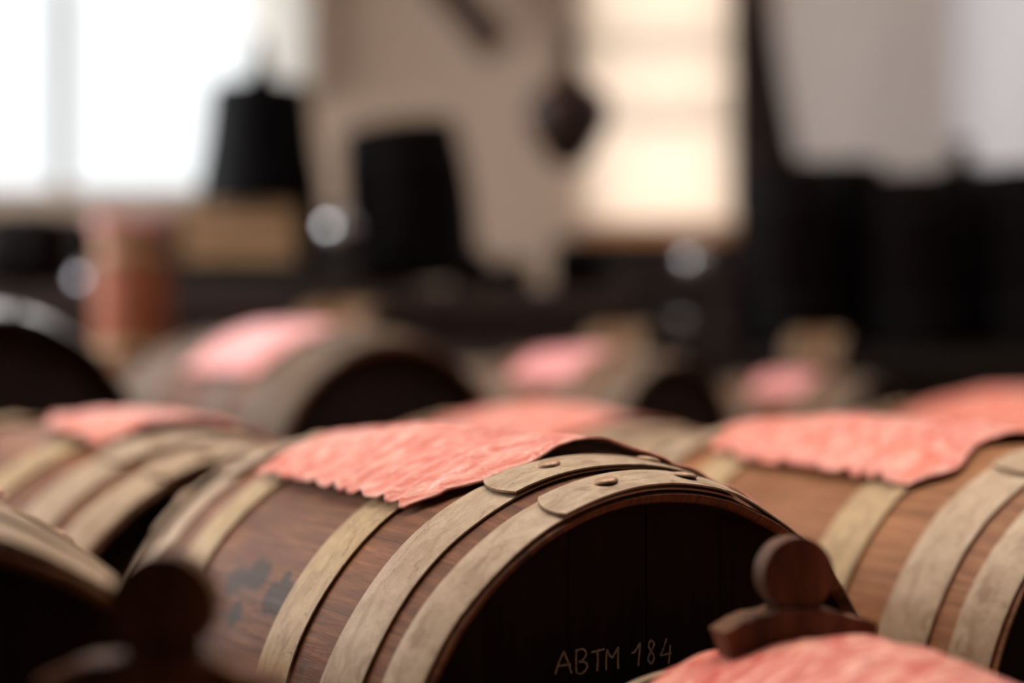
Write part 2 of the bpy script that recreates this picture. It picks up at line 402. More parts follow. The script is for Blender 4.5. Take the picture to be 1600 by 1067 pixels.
bm_obj('roller', bm, M['frame_tan'], bl, True)
cloth_panel('net_curtain', at(392, 0, YB).x, at(484, 0, YB).x, at(0, 128, YB).z, 1.7, YB-.06, M['curtain'], 'short white net curtain beside the large bright window', 'curtain', 3, 0.015, 0.06)
cloth_panel('brown_drape', at(1146, 0, 4.2).x, at(1180, 0, 4.2).x, at(0, 330, 4.2).z, 1.74, 4.2, M['drape'], 'dark brown drape gathered at the right edge of the cream blind', 'drape', 3, 0.02, 0, 0.14)
# hanging gourd on a cord
g = thing('hanging_gourd', 'dark teardrop gourd hanging on a cord in front of the cream blind', 'gourd', at(888, 262, 3.3))
prof = [(0.0005, 0), (.022, .004), (.042, .028), (.060, .062), (.074, .100), (.075, .122), (.062, .150), (.038, .172), (.022, .190), (.016, .215), (.013, .245), (.010, .275), (.0005, .280)]
def smooth_prof(p, k=5):
    out = []
    for i in range(len(p)-1):
        p0 = p[max(i-1, 0)]; p1 = p[i]; p2 = p[i+1]; p3 = p[min(i+2, len(p)-1)]
        for j in range(k):
            t = j/k
            q = [0.5*((2*p1[d]) + (-p0[d]+p2[d])*t + (2*p0[d]-5*p1[d]+4*p2[d]-p3[d])*t*t + (-p0[d]+3*p1[d]-3*p2[d]+p3[d])*t**3) for d in (0, 1)]
            out.append((max(q[0], 0.0003), q[1]))
    out.append(p[-1]); return out
prof = [(r_*1.15, z_) for r_, z_ in prof]
lathe_obj('gourd_body', smooth_prof(prof), M['pendant'], g)
V, F, UV = lathe([(.0025, .26), (.0025, ZC - at(888, 262, 3.3).z)], 8); mesh_obj('cord', V, F, M['pendant'], g, UV)
# diagonal roof brace
def timber(name, p, q, w, h, mat, parent=None):
    p, q = Vector(p), Vector(q); L = (q-p).length
    bm = bmesh.new(); box(bm, -w/2, w/2, 0, L, -h/2, h/2, min(w, h)*.08)
    o = bm_obj(name, bm, mat, parent)
    o.rotation_mode = 'QUATERNION'; o.rotation_quaternion = (q-p).to_track_quat('Y', 'Z'); o.location = p
    return o
o = timber('roof_brace', at(780, 75, 4.35), at(560, -190, 4.35), .07, .09, M['table']); tag(o, 'diagonal brown roof brace high on the beige back wall', 'beam')

# ------------------------------------------------------------------ barrels
YAW = 0.5331
Wd = Vector((math.sin(YAW), -math.cos(YAW), 0)); Ud = Vector((math.cos(YAW), math.sin(YAW), 0))
BASE = Vector((0.0819, 0.8733, -0.2295))       # centre of the front head of the sharp barrel
BL, BR, BRH, BEX = 0.4729, 0.175, 0.1606, 4.47
BANDS = ((0.0012, 0.0283), (0.0446, 0.0821), (0.1224, 0.1633))
def rad(a):
    s = abs(2*a/BL - 1); return BRH + (BR-BRH)*(1 - s**BEX)
# local frame of a barrel: x across, y towards its rear head, z up; origin on the ground below its middle
def hoop_mesh(a0, a1, lap0, lap1, seed, nseg=150):
    """one strap bent round the staves; its end laps over its start between the angles lap1 and lap0 (degrees)"""
    V, F, UV = [], [], []
    tot = 360 + (lap0-lap1); th = 0.0016; na = 7
    rings = []
    for k in range(nseg+1):
        s = k/nseg; ang = lap0 - tot*s
        lift = 0.0026 if ang > lap1 else 0.0026*max(0, 1-(lap1-ang)/10)
        skew = 0.0014*math.sin(math.radians(ang)*2+seed) + (-0.0012 if ang > lap1 else -0.0012*max(0, 1-(lap1-ang)/20))
        ring = []
        for side in (0, 1):
            for i in range(na):
                f = i/(na-1)
                n1 = noise.noise(Vector((ang*.05, seed*3.1, f*.5)))*0.0009
                e = (1-abs(2*f-1))
                a = a0 + (a1-a0)*f + skew + n1
                cut = 0.0
                dd = lap0-ang
                if dd < 12: cut = (1-dd/12)*(1.6*math.sin(f*PI)**0.7 + 0.8*(1-f))   # rounded tongue at the end of the strap
                an = math.radians(ang + cut)
                r = rad(min(max(a, 0), BL)) + lift + (th if side == 0 else 0.0001) + n1*0.6 - (0.0005 if side == 0 and f in (0.0, 1.0) else 0)
                ring.append((r*math.cos(an), a, r*math.sin(an), math.radians(ang), a))
        rings.append(ring)
    for ring in rings:
        for (x, a, z, an, aa) in ring:
            V.append((x, a - BL/2, z + BR)); UV.append((an/(2*PI)+seed*.37, aa))
    n2 = 2*na
    for k in range(nseg):
        for i in range(na-1):
            a = k*n2+i; F.append((a, a+1, a+n2+1, a+n2)); b = a+na; F.append((b, b+n2, b+n2+1, b+1))
        F.append((k*n2, (k+1)*n2, (k+1)*n2+na, k*n2+na))
        F.append((k*n2+na-1, k*n2+2*na-1, (k+1)*n2+2*na-1, (k+1)*n2+na-1))
    for k in (0, nseg):
        for i in range(na-1):
            a = k*n2+i; F.append((a, a+na, a+na+1, a+1) if k == 0 else (a, a+1, a+na+1, a+na))
    return V, F, UV
def rivet_mesh():
    V, F = [], []; n = 20
    prof = [(0.0073, -0.0004), (0.0072, 0.0006), (0.0060, 0.0014), (0.0040, 0.0019), (0.0018, 0.0022)]
    for r, h in prof:
        for k in range(n):
            t = 2*PI*k/n; rr = r*(1+.05*math.sin(3*t)); V.append((rr*math.cos(t), rr*math.sin(t), h))
    V.append((0, 0, .0023))
    for i in range(len(prof)-1):
        for k in range(n): F.append((i*n+k, i*n+(k+1) % n, (i+1)*n+(k+1) % n, (i+1)*n+k))
    for k in range(n): F.append(((len(prof)-1)*n+k, (len(prof)-1)*n+(k+1) % n, len(V)-1))
    return V, F
RV, RF = rivet_mesh()
def make_barrel(label, stave='stave', hoop='hoop', head='head', group='barrels lying in rows', laps=((112, 73, (100, 82)), (112, 70, (101.5, 79)), (60, 30, (52, 38))), mid_hoop='hoop_rust', name='wooden_barrel', detail=True):
    t = thing(name, label, 'barrel', group=group)
    # staves with chime and croze at both ends
    prof = []
    prof += [(BRH-.0110, .030), (BRH-.0100, .020), (BRH-.0085, .012), (BRH-.0066, .0030), (BRH-.0056, .0004), (BRH-.0022, -.0014), (BRH-.0014, .0004)]
    na = 48
    for i in range(1, na):
        a = BL*i/na; prof.append((rad(a)-.0012, a))
    half = prof[:7]
    prof += [(r, BL-h) for r, h in reversed(half)]
    V, F, UV = [], [], []; n = 132
    for r, h in prof:
        for k in range(n+1):
            an = 2*PI*k/n
            st = math.sin(an*22)
            rr = r + (0.0005*noise.noise(Vector((math.cos(an)*9, math.sin(an)*9, h*60))) if h < .004 or h > BL-.004 else 0)
            V.append((rr*math.cos(an), h-BL/2, rr*math.sin(an)+BR)); UV.append((k/n, h))
    for i in range(len(prof)-1):
        for k in range(n):
            a = i*(n+1)+k; F.append((a, a+n+1, a+n+2, a+1))
    so = mesh_obj('staves', V, F, M[stave], t, UV, sharp=40)
    so.data.materials.append(M['head'])                 # the inside of the rim takes the near-black head material
    for i_, p_ in enumerate(so.data.polygons):
        q_ = i_//n
        if q_ < 3 or q_ >= len(prof)-4: p_.material_index = 1
    # two heads of planks
    for yy, sgn in ((0.017, 1), (BL-0.017, -1)):
        bm = bmesh.new(); R = BRH-.0092; npk = 6
        for p in range(npk):
            x0, x1 = -R+2*R*p/npk+.0003, -R+2*R*(p+1)/npk-.0003
            pts = []
            for q in range(9):
                x = x0+(x1-x0)*q/8; pts.append((x, math.sqrt(max(R*R-x*x, 1e-8))))
            loop = [(x, z) for x, z in pts] + [(x, -z) for x, z in reversed(pts)]
            f1 = [bm.verts.new((x, yy-BL/2, z+BR)) for x, z in loop]; f2 = [bm.verts.new((x, yy-BL/2+.012*sgn, z+BR)) for x, z in loop]
            bm.faces.new(f1); bm.faces.new(list(reversed(f2)))
            for q in range(len(loop)): bm.faces.new((f1[q], f2[q], f2[(q+1) % len(loop)], f1[(q+1) % len(loop)]))
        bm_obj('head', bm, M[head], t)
    # hoops with riveted laps
    sd = 0
    for rear in (0, 1):
        for i, (a0, a1) in enumerate(BANDS):
            if rear: a0, a1 = BL-a1, BL-a0
            l0, l1, rv = laps[i] if not rear else (140-20*i, 110-20*i, (130-20*i, 117-20*i))
            sd += 1
            V, F, UV = hoop_mesh(a0, a1, l0, l1, sd)
            h = mesh_obj('hoop', V, F, M[mid_hoop if i == 2 else hoop], t, UV, sharp=40)
            for ra in rv:
                a = (a0+a1)/2 - 0.0012; an = math.radians(ra); r = rad(a)+.0043
                o = mesh_obj('rivet', RV, RF, M['rivet'] if hoop != 'hoop_dark' else M[hoop], h)
                o.location = (r*math.cos(an), a-BL/2, r*math.sin(an)+BR); o.rotation_euler = (0, PI/2-an, 0)
    return t
def place_barrel(o, head_centre, s=1.0, yaw=YAW):
    """head_centre: where the centre of the front head rim lies"""
    w = Vector((math.sin(yaw), -math.cos(yaw), 0))
    c = Vector(head_centre) - w*(BL/2*s)
    o.location = (c.x, c.y, c.z - BR*s); o.rotation_euler = (0, 0, yaw); o.scale = (s, s, s)
    return o

def restyle(o, stave=None, hoop=None, mid=None, label=None, group=None):
    """own materials for a copied barrel"""
    if label: o['label'] = label
    if group: o['group'] = group
    k = 0
    for ch in o.children:
        nm = ch.name.split('.')[0]
        if (nm == 'staves' and stave) or (nm == 'hoop' and hoop):
            ch.data = ch.data.copy()
            ch.data.materials[0] = M[stave] if nm == 'staves' else M[hoop]
            if nm == 'hoop' and hoop in ('hoop_dark', 'hoop_bare'):
                for r in ch.children:
                    r.data = r.data.copy(); r.data.materials[0] = M['hoop_dark']
    return o

main = make_barrel('sharp barrel in the middle with ABTM 184 chalked on its dark head', 'stave_spots')
place_barrel(main, BASE)
proto = make_barrel('barrel under the large coral cloth to the right of the chalk-marked barrel', 'stave_honey')
place_barrel(proto, BASE + Ud*0.361 + Wd*0.036)
def more(label, head_centre, s=1.0, yaw=YAW, stave='stave', hoop=None, group=None):
    o = copy_tree(proto); place_barrel(o, head_centre, s, yaw)
    return restyle(o, stave, hoop, label=label, group=group)
A_ = more('barrel at the left edge with two pale hoops above its black head', BASE - Ud*0.402 + Wd*0.029, hoop=None)

# ---- chalk writing on the main head
def ribbon(strokes, width, to3d, name, mat, parent, th=0.0004):
    V, F = [], []
    for st in strokes:
        pts = []
        for i in range(len(st)-1):
            p0 = st[max(i-1, 0)]; p1 = st[i]; p2 = st[i+1]; p3 = st[min(i+2, len(st)-1)]
            for j in range(6):
                t = j/6
                pts.append([0.5*((2*p1[d]) + (-p0[d]+p2[d])*t + (2*p0[d]-5*p1[d]+4*p2[d]-p3[d])*t*t + (-p0[d]+3*p1[d]-3*p2[d]+p3[d])*t**3) for d in (0, 1)])
        pts.append(list(st[-1])); b0 = len(V)
        for i, p in enumerate(pts):
            q0 = pts[max(i-1, 0)]; q1 = pts[min(i+1, len(pts)-1)]
            dx, dz = q1[0]-q0[0], q1[1]-q0[1]; l = math.hypot(dx, dz) or 1
            w = width*(0.8+0.45*noise.noise(Vector((p[0]*900, p[1]*900, 1))))
            for sg in (-1, 1):
                for d in (0, 1): V.append(to3d(p[0]-dz/l*w/2*sg, p[1]+dx/l*w/2*sg, d*th))
        for i in range(len(pts)-1):
            a = b0+i*4; c = a+4
            F += [(a, a+2, c+2, c), (a+1, c+1, c+3, a+3), (a, c, c+1, a+1), (a+2, a+3, c+3, c+2)]
        e = b0+(len(pts)-1)*4
        F += [(b0, b0+1, b0+3, b0+2), (e, e+2, e+3, e+1)]
    return mesh_obj(name, V, F, mat, parent, smooth=False)
G = {   # strokes in a unit cell
 'A': [[(0, 0), (.22, .5), (.5, 1)], [(.5, 1), (.75, .5), (.95, -.02)], [(.1, .36), (.9, .38)]],
 'B': [[(.12, 0), (.08, .5), (.12, 1)], [(.05, .98), (.6, 1.02), (.85, .8), (.6, .55), (.25, .48)], [(.25, .48), (.8, .42), (.9, .18), (.5, -.04), (.1, .02)]],
 'T': [[(.45, 0), (.5, .5), (.47, 1)], [(0, .93), (.5, .97), (1, 1.02)]],
 'M': [[(.05, 0), (.05, .5), (.12, .98)], [(.12, .98), (.3, .7), (.5, .55)], [(.5, .55), (.7, .8), (.9, 1.05)], [(.9, 1.05), (.88, .5), (.9, 0)]],
 '1': [[(0, .62), (.3, .66), (.8, 1.05)], [(.8, 1.05), (.7, .5), (.62, 0)]],
 '8': [[(.75, .9), (.45, 1.02), (.2, .78), (.5, .52), (.8, .25), (.5, -.02), (.15, .2), (.45, .52), (.8, .8), (.7, .95)]],
 '4': [[(.55, 1.1), (.3, .7), (.05, .35)], [(.05, .35), (.5, .38), (.95, .42)], [(.85, .78), (.78, .3), (.72, -.05)]],
}
TXT = [('A', -.0619, .0648, .0108, .0118), ('B', -.0495, .0642, .0085, .0122), ('T', -.0392, .0640, .0085, .0112), ('M', -.0300, .0640, .0092, .0112),
       ('1', -.0130, .0643, .0072, .0120), ('8', -.0030, .0650, .0062, .0122), ('4', .0060, .0642, .0080, .0122)]
strokes = []
for ch, u, z, w, h in TXT:
    for st in G[ch]: strokes.append([(u+.003+x*w, z+y*h) for x, y in st])
heads = [c for c in main.children if c.name.startswith('head')]
front_head = min(heads, key=lambda c: sum(v.co.y for v in c.data.vertices)/len(c.data.vertices))
o = ribbon(strokes, .0013, lambda x, z, d: (x, .017-BL/2-.00005-d, z+BR), 'chalk_writing', M['chalk'], front_head)
o['label'] = 'white chalk writing ABTM 184'

# ------------------------------------------------------------------ cloths
def interp(pts, t):
    for i in range(len(pts)-1):
        if t <= pts[i+1][0] or i == len(pts)-2:
            (t0, v0), (t1, v1) = pts[i], pts[i+1]
            f = (t-t0)/(t1-t0); f = max(0, min(1, f)); f = f*f*(3-2*f)
            return v0+(v1-v0)*f
def make_cloth(label, barrel, front, rear, th_l, th_r, mat='cloth', bumpc=(.235, 90), bumph=.014, seed=0, lift=None, group='coral cloths over the bung holes', nx=150, tooth=.0035, wr=1.0):
    """front / rear: axial position of the edge as it crosses from left (0) to right (1); th_l/th_r: angle of the left/right edge"""
    V, F, UV = [], [], []
    for j in range(nx+1):
        t = j/nx                     # 0 left .. 1 right
        for i in range(nx+1):
            s = i/nx                 # 0 front .. 1 rear
            a = interp(front, t)*(1-s) + interp(rear, t)*s
            l, r_ = interp(th_l, s), interp(th_r, s)
            an = l+(r_-l)*t
            el, er, ef, eb = t, 1-t, s, 1-s
            # pinked, fluted edges
            p = a/0.0235 + 0.25*math.sin(a*90+seed)
            saw = (p % 1.0)
            zig = (saw if saw < .8 else (1-saw)*4)
            an += math.degrees(tooth*1.35*(zig-.5)/BR)*(max(0, 1-el/.06) - max(0, 1-er/.06))
            q = (an*PI/180*BR)/0.011
            sawq = abs((q % 1.0)-.5)*2
            a += tooth*.28*(sawq-.5)*(max(0, 1-eb/.03) - max(0, 1-ef/.03)*.7)
            h = 0.0028
            # the bung beneath
            dx = (a-bumpc[0])/.075; dy = (an-bumpc[1])*PI/180*BR/.062
            d2 = math.sqrt(dx*dx+dy*dy)
            h += bumph*(1/(1+(d2*.95)**3.2))
            # wrinkles
            v = Vector((a*16, an*.055, seed))
            w1 = noise.noise(Vector((a*34+(an-90)*.045, an*.035, seed*1.7)))
            w2 = noise.noise(Vector((a*90-an*.15, an*.10, seed*2.3+5)))
            w3 = noise.noise(Vector((a*25, an*.22, seed+9)))
            edge = min(el, er, ef, eb)
            fr = math.exp(-el/.35)+math.exp(-er/.35)
            h += wr*(0.0046*abs(w1)*(0.35+.7*fr) + 0.0003*w2 + 0.0010*w3)
            h += wr*0.0020*max(0, 1-6*abs(w1))*(.25+.7*fr)
            h += tooth*0.75*math.cos(2*PI*p)*0.5*(math.exp(-el/.16)+math.exp(-er/.16))*wr
            h += 0.00025*noise.noise(v*9)
            if lift: h += lift[0]*math.exp(-((an-lift[1])/lift[2])**2)*math.exp(-ef/.22)
            h = max(h, 0.0020)
            if an > 97: h = .0012 + (h-.0012)*(1-.9*math.exp(-ef/.05)*min(1, (an-97)/5))
            aa = min(max(a, 0), BL); r = rad(aa)+.0012+h
            rr = math.radians(an)
            V.append((r*math.cos(rr), a-BL/2, r*math.sin(rr)+BR)); UV.append((t+seed, s))
    for j in range(nx):
        for i in range(nx):
            a = j*(nx+1)+i; F.append((a, a+nx+1, a+nx+2, a+1))
    o = mesh_obj('bung_cloth', V, F, M[mat], None, UV)
    md = o.modifiers.new('thick', 'SOLIDIFY'); md.thickness = 0.0011; md.offset = 1
    o.location = barrel.location; o.rotation_euler = barrel.rotation_euler; o.scale = barrel.scale
    return tag(o, label, 'cloth', group)
LT = [(0, 124), (1, 122)]; RT = [(0, 58), (1, 58)]
make_cloth('coral cloth draped over the chalk-marked barrel, pinked edge in focus', main,
           [(0, .112), (.08, .096), (.18, .080), (.36, .078), (.5, .084), (.75, .062), (1, .045)], [(0, .345), (.5, .372), (1, .36)], LT, [(0, 55), (1, 58)],
           seed=1.3, bumph=.008, lift=(.0065, 87, 9))
BR_ = proto
make_cloth('large coral cloth on the honey brown barrel to the right', BR_,
           [(0, .121), (.12, .100), (.35, .118), (.6, .10), (1, .09)], [(0, .36), (.4, .40), (1, .38)], [(0, 124), (.7, 121), (1, 117)], RT,
           seed=4.1, bumph=.006, wr=1.9, bumpc=(.27, 88))
make_cloth('pink cloth corner on the barrel at the left edge', A_,
           [(0, .10), (.5, .095), (1, .100)], [(0, .35), (1, .35)], LT, [(0, 66), (1, 60)], mat='cloth_pink', seed=2.2)

# ---- the second row, larger barrels behind
S2 = 1.10
S2B = 1.20
hB = BASE + Ud*-0.035 - Wd*0.515; hB.z = -0.2700
B1 = more('large barrel behind the chalk-marked barrel, left one of its row, black crescent head', hB, S2B, YAW+.235)
B2 = more('large barrel in the row behind, showing over the top of the chalk-marked barrel', BASE + Ud*0.395 - Wd*0.50 + Vector((0, 0, -.022)), S2*0.98)
B3 = more('large barrel in the row behind, at the right edge beyond the honey brown barrel', BASE + Ud*1.10 - Wd*0.50 + Vector((0, 0, -.020)), S2*0.98, stave='stave_honey')
make_cloth('pink and coral cloth on the large barrel at the left behind the sharp one', B1, [(0, .10), (.45, .085), (.8, .035), (1, .025)], [(0, .20), (.35, .27), (1, .28)], [(0, 109), (1, 105)], [(0, 50), (1, 50)], seed=5.2, bumpc=(.15, 82), bumph=.010, nx=90)
make_cloth('coral cloth just above the middle barrel, on the barrel behind it', B2, [(0, .13), (.5, .10), (1, .07)], [(0, .34), (1, .34)], LT, RT, seed=6.4, nx=90, bumph=.012)
make_cloth('coral cloth at the right edge on the barrel furthest right in its row', B3, [(0, .12), (.5, .10), (1, .08)], [(0, .34), (1, .34)], LT, RT, seed=7.7, nx=90, bumph=.02)

# ---- third row, sizes falling towards the right
G3 = 'third row of barrels falling in size'
row3 = []
for (u, R, lab, st) in ((-.459, .170, 'largest black-headed barrel of the third row at the left edge, light glinting on its rim', 'stave_dark'),
                    (0.0, .175, 'barrel of the third row with a pink cloth beside its large black head', 'stave'),
                    (.4286, .119, 'middle-sized barrel of the third row, black head just right of the pale pink cloth', 'stave'),
                    (.791, .088, 'small barrel of the third row behind the coral cloth on the right', 'stave')):
    s = R/BRH
    c = Vector((-.142, 2.0, -.118)) + Ud*u
    if u < 0: c -= Wd*.09
    if u == 0.0: c.z = -.150
    row3.append((more(lab, c, s, {.4286: .72, .791: .80, 0.0: .66}.get(u, YAW), stave=st, hoop='hoop_bare' if u < 0 else 'hoop_dim', group=G3), s))
P3 = ((row3[1][0], 'pink cloth, painted with window sheen, on the second barrel of the third row', 8.1, ((.10, 126), (.36, 88))),
      (row3[2][0], 'pale pink cloth beside the middle-sized barrel head of the third row', 9.3, None),
      (row3[3][0], 'small rosy cloth on the smallest barrel of the third row', 10.5, None))
for b_, lab, sd, _ in P3:
    f0 = .10 if sd == 8.1 else .16
    make_cloth(lab, b_, [(0, f0), (1, f0)], [(0, f0+.17), (1, f0+.20)], [(0, 136), (1, 136)], [(0, 78), (1, 78)], mat='cloth_pink', seed=sd, nx=60, bumph=.006, tooth=.003)

# ---- front row, smaller barrels one step lower, with wooden bungs standing on them
S1 = 0.86
front = []
TOPZ = -0.1445
for (u, lab) in ((-.318, 'low front barrel at the bottom left carrying a wooden bung'), (-.0016, 'low front barrel at the bottom right under the patchy red cloth')):
    c = BASE + Ud*u + Wd*(.035+BL*S1*.74); c.z = TOPZ - BR*S1
    o = more(lab, c, S1*.74/.74, YAW, stave='stave', group='low front barrels')
    o.scale = (S1, S1*.74, S1)
    cc = Vector(c) - Wd*(BL/2*S1*.74)
    o.location = (cc.x, cc.y, c.z-BR*S1)
    front.append(o)
make_cloth('patchy red cloth filling the bottom right corner over the low front barrel', front[1],
           [(0, .12), (.5, .10), (1, .10)], [(0, .405), (.3, .42), (.6, .43), (1, .44)], [(0, 132), (1, 128)], [(0, 40), (1, 40)], mat='cloth_patchy', seed=3.3, bumph=.012, bumpc=(.30, 85), wr=1.2)

def make_bung(label, loc, rz, hz=1.0):
    t = thing('wooden_bung', label, 'bung', loc, rz, 'wooden bungs with disc handles')
    # base: a block with an arched top, thicker than the handle
    hw, hh = .0395, .026
    top = []
    for i in range(25):
        x = -hw + 2*hw*i/24
        top.append((x, hh*hz - .0095*(x/hw)**2 - .0007*math.sin(x*300)))
    loop = [(-hw+.006, 0), ] + top + [(hw-.001, 0)]
    def extr(loop, y0, y1, name, bev):
        bm = bmesh.new()
        f1 = [bm.verts.new((x, y0, z)) for x, z in loop]; f2 = [bm.verts.new((x, y1, z)) for x, z in loop]
        A = bm.faces.new(f1); B = bm.faces.new(list(reversed(f2)))
        for q in range(len(loop)): bm.faces.new((f1[q], f2[q], f2[(q+1) % len(loop)], f1[(q+1) % len(loop)]))
        bmesh.ops.bevel(bm, geom=[e for e in list(A.edges)+list(B.edges)], offset=bev, segments=3, affect='EDGES')
        o = bm_obj(name, bm, M['bung'], t, True)
        return o
    extr(loop, -.010, .010, 'bung_base', .0012)
    zc, R = .0415+.0, .0178
    prof = []
    for i in range(33):
        an = math.radians(-52 + (284*i/32))
        prof.append((R*math.cos(an), zc + R*1.0*math.sin(an)))
    r_ = prof[0]; l_ = prof[-1]
    zb = .016
    left = [(l_[0]+.0018, l_[1]-.002), (-.0105, .0250), (-.0135, .0215), (-.019, zb+.002), (-.021, zb-.004)]
    right = [(.021, zb-.004), (.019, zb+.002), (.0135, .0215), (.0105, .0250), (r_[0]-.0018, r_[1]-.002)]
    extr(prof+left+right, -.0068, .0068, 'handle', .0016)
    return t
pR = BASE + Ud*-.0016 + Wd*.107; pR.z = TOPZ + .0015
bungR = make_bung('dark wooden bung with disc handle, standing against the chalk-marked head', pR, .24)
pL = BASE + Ud*-.318 + Wd*.120; pL.z = TOPZ + .0075
bungL = copy_tree(bungR); bungL.location = pL; bungL.rotation_euler = (0, .03, .02); bungL['label'] = 'blurred dark wooden bung at the bottom left, in front of the stained staves'; bungL.scale = (1.14, 1.12, 1.12)

# ------------------------------------------------------------------ racks
def rack(name, label, u0, u1, w0, w1, ztop, blocks=(), group='barrel racks'):
    """two rails along the row at depths w0 and w1 in front of BASE, on posts"""
    c0 = BASE + Ud*u0; c0.z = 0
    t = thing(name, label, 'rack', (c0.x, c0.y, ZF), YAW, group)
    L = u1-u0
    for w in (w0, w1):
        bm = bmesh.new(); box(bm, 0, L, -w-.025, -w+.025, ztop-.06-ZF, ztop-ZF, .003); bm_obj('rail', bm, M['rack'], t)
    for x in (.06, L-.06):
        for w in (w0, w1):
            bm = bmesh.new(); box(bm, x-.03, x+.03, -w-.03, -w+.03, 0, ztop-.06-ZF, .003); bm_obj('post', bm, M['rack'], t)
        bm = bmesh.new(); box(bm, x-.02, x+.02, -w0+.03, -w1-.03, .25, .31, .003); bm_obj('cross_bar', bm, M['rack'], t)
    for (x, w, z0, z1) in blocks:
        bm = bmesh.new(); box(bm, x-u0-.05, x-u0+.05, -w-.02, -w+.02, z0-ZF, z1-ZF, .002); bm_obj('support_block', bm, M['rack'], t)
    return t
rack('barrel_rack', 'dark timber rack under the chalk-marked barrel and its neighbours', -.65, .62, -.10, -.37, BASE.z-BR-.005)
zr2 = hB.z-BR*S2B-.006
rack('barrel_rack', 'dark timber rack under the row of large barrels behind', -.36, 1.30, -.62, -.90, zr2,
     [(u, w, zr2, BASE.z-.022-BR*S2*.98-.004) for u in (.395, 1.10) for w in (-.62, -.90)])
ub = (Vector((-.142, 2.0, 0))-BASE); u3 = ub.dot(Ud); w3 = ub.dot(Wd)
z3 = -.150-.175/BRH*BR-.006
rack('barrel_rack', 'dark timber rack with blocks under the third row of barrels', u3-.70, u3+.95, w3-.06, w3-.20, z3,
     [(u3+u, w3-dw, z3, -.118-R/BRH*BR-.004) for (u, R) in ((-.459, .170), (.4286, .119), (.791, .088)) for dw in (.06, .20)])
rack('barrel_rack', 'dark timber rack a step lower under the front barrels', -.50, .20, .26, .10, TOPZ-2*BR*S1-.001)

# ------------------------------------------------------------------ background: fourth row, table and what stands on it
def bench(name, label, x0, x1, y0, y1, z, mat, th=.05):
    t = thing(name, label, 'table', ((x0+x1)/2, (y0+y1)/2, ZF))
    hx, hy = (x1-x0)/2, (y1-y0)/2
    bm = bmesh.new(); box(bm, -hx, hx, -hy, hy, z-th-ZF, z-ZF, .005); bm_obj('table_top', bm, M[mat], t)
    bm = bmesh.new(); box(bm, -hx+.06, hx-.06, -hy+.03, -hy+.055, z-th-.09-ZF, z-th-ZF, .003); bm_obj('apron', bm, M[mat], t)
    for sx in (-1, 1):
        for sy in (-1, 1):
            cx, cy = sx*(hx-.05), sy*(hy-.06)
            bm = bmesh.new(); box(bm, cx-.03, cx+.03, cy-.03, cy+.03, 0, z-th-ZF, .004); bm_obj('leg', bm, M[mat], t)
    return t
# small kegs of the fourth row on a low bench
LB = -.045
t4 = bench('low_bench', 'low dark bench behind the third row carrying an upright orange-brown keg and three small ones', -.80, .62, 2.66, 2.94, LB, 'rack')
for (px, py, R, lab, st) in ((540, 440, .070, 'small pale keg behind the pink cloth, on the low bench', 'stave_honey'),
                         (975, 500, .050, 'small keg right of the pale pink cloth, on the low bench', 'stave_honey'),
                         (1285, 520, .045, 'smallest keg lying on the low bench near the standing dark casks', 'stave_honey')):
    s = R/BR
    p = at(px, py, 2.78); o = copy_tree(proto); o.location = (p.x, 2.80, LB+.006); o.rotation_euler = (0, 0, YAW+.5); o.scale = (s, s*.8, s)
    restyle(o, 'stave', None, label=lab, group='small kegs on the low bench')

TZ = at(0, 452, 3.05).z
tb = bench('long_table', 'long brown table along the back below the bright window', -1.45, .205, 3.0, 3.55, TZ, 'table')
# light crate, black canister
def crate(loc, w, d, h, label):
    t = thing('wooden_crate', label, 'crate', loc)
    for k in range(3):
        z0 = h*k/3+.004; z1 = h*(k+1)/3-.004
        for y in (-d/2, d/2-.012):
            bm = bmesh.new(); box(bm, -w/2, w/2, y, y+.012, z0, z1, .001); bm_obj('slat', bm, M['crate'], t)
        for x in (-w/2, w/2-.012):
            bm = bmesh.new(); box(bm, x, x+.012, -d/2+.012, d/2-.012, z0, z1, .001); bm_obj('slat', bm, M['crate'], t)
    for x in (-w/2+.012, w/2-.030):
        for y in (-d/2+.012, d/2-.030):
            bm = bmesh.new(); box(bm, x, x+.018, y, y+.018, 0, h, .001); bm_obj('corner_post', bm, M['crate'], t)
    bm = bmesh.new(); box(bm, -w/2, w/2, -d/2, d/2, h, h+.014, .001); bm_obj('lid', bm, M['crate'], t)
    return t
p0 = at(370, 410, 3.12); hcr = at(0, 318, 3.12).z - TZ; hb = p0.z - TZ
t = thing('dark_case', 'flat dark case under the tan crate on the long table', 'case', (p0.x+.01, 3.22, TZ))
bm = bmesh.new(); box(bm, -.135, .135, -.11, .11, 0, hb-.013, .002); bm_obj('case_body', bm, M['rack'], t)
bm = bmesh.new(); box(bm, -.138, .138, -.113, .113, hb-.012, hb, .002); bm_obj('case_lid', bm, M['rack'], t)
crate((p0.x, 3.22, TZ+hb+.0005), .215, .20, hcr-hb-.0145, 'pale tan wooden crate under the black tapered canister')
cz = TZ + hcr + .0005
H = at(0, 138, 3.2).z - cz
can = thing('black_canister', 'black tapered canister with a pointed finial, in front of the bright window', 'canister', (at(404, 0, 3.2).x, 3.22, cz))
lathe_obj('canister_body', smooth_prof([(.0005, 0), (.112, 0), (.122, .004), (.120, .06), (.110, H*.5), (.098, H-.010), (.096, H-.002), (.092, H)], 3), M['black'], can)
lathe_obj('canister_lid', smooth_prof([(.094, H-.001), (.090, H+.008), (.045, H+.016), (.026, H+.028), (.016, H+.06), (.008, H+.105), (.0005, H+.115)], 4), M['black'], can)
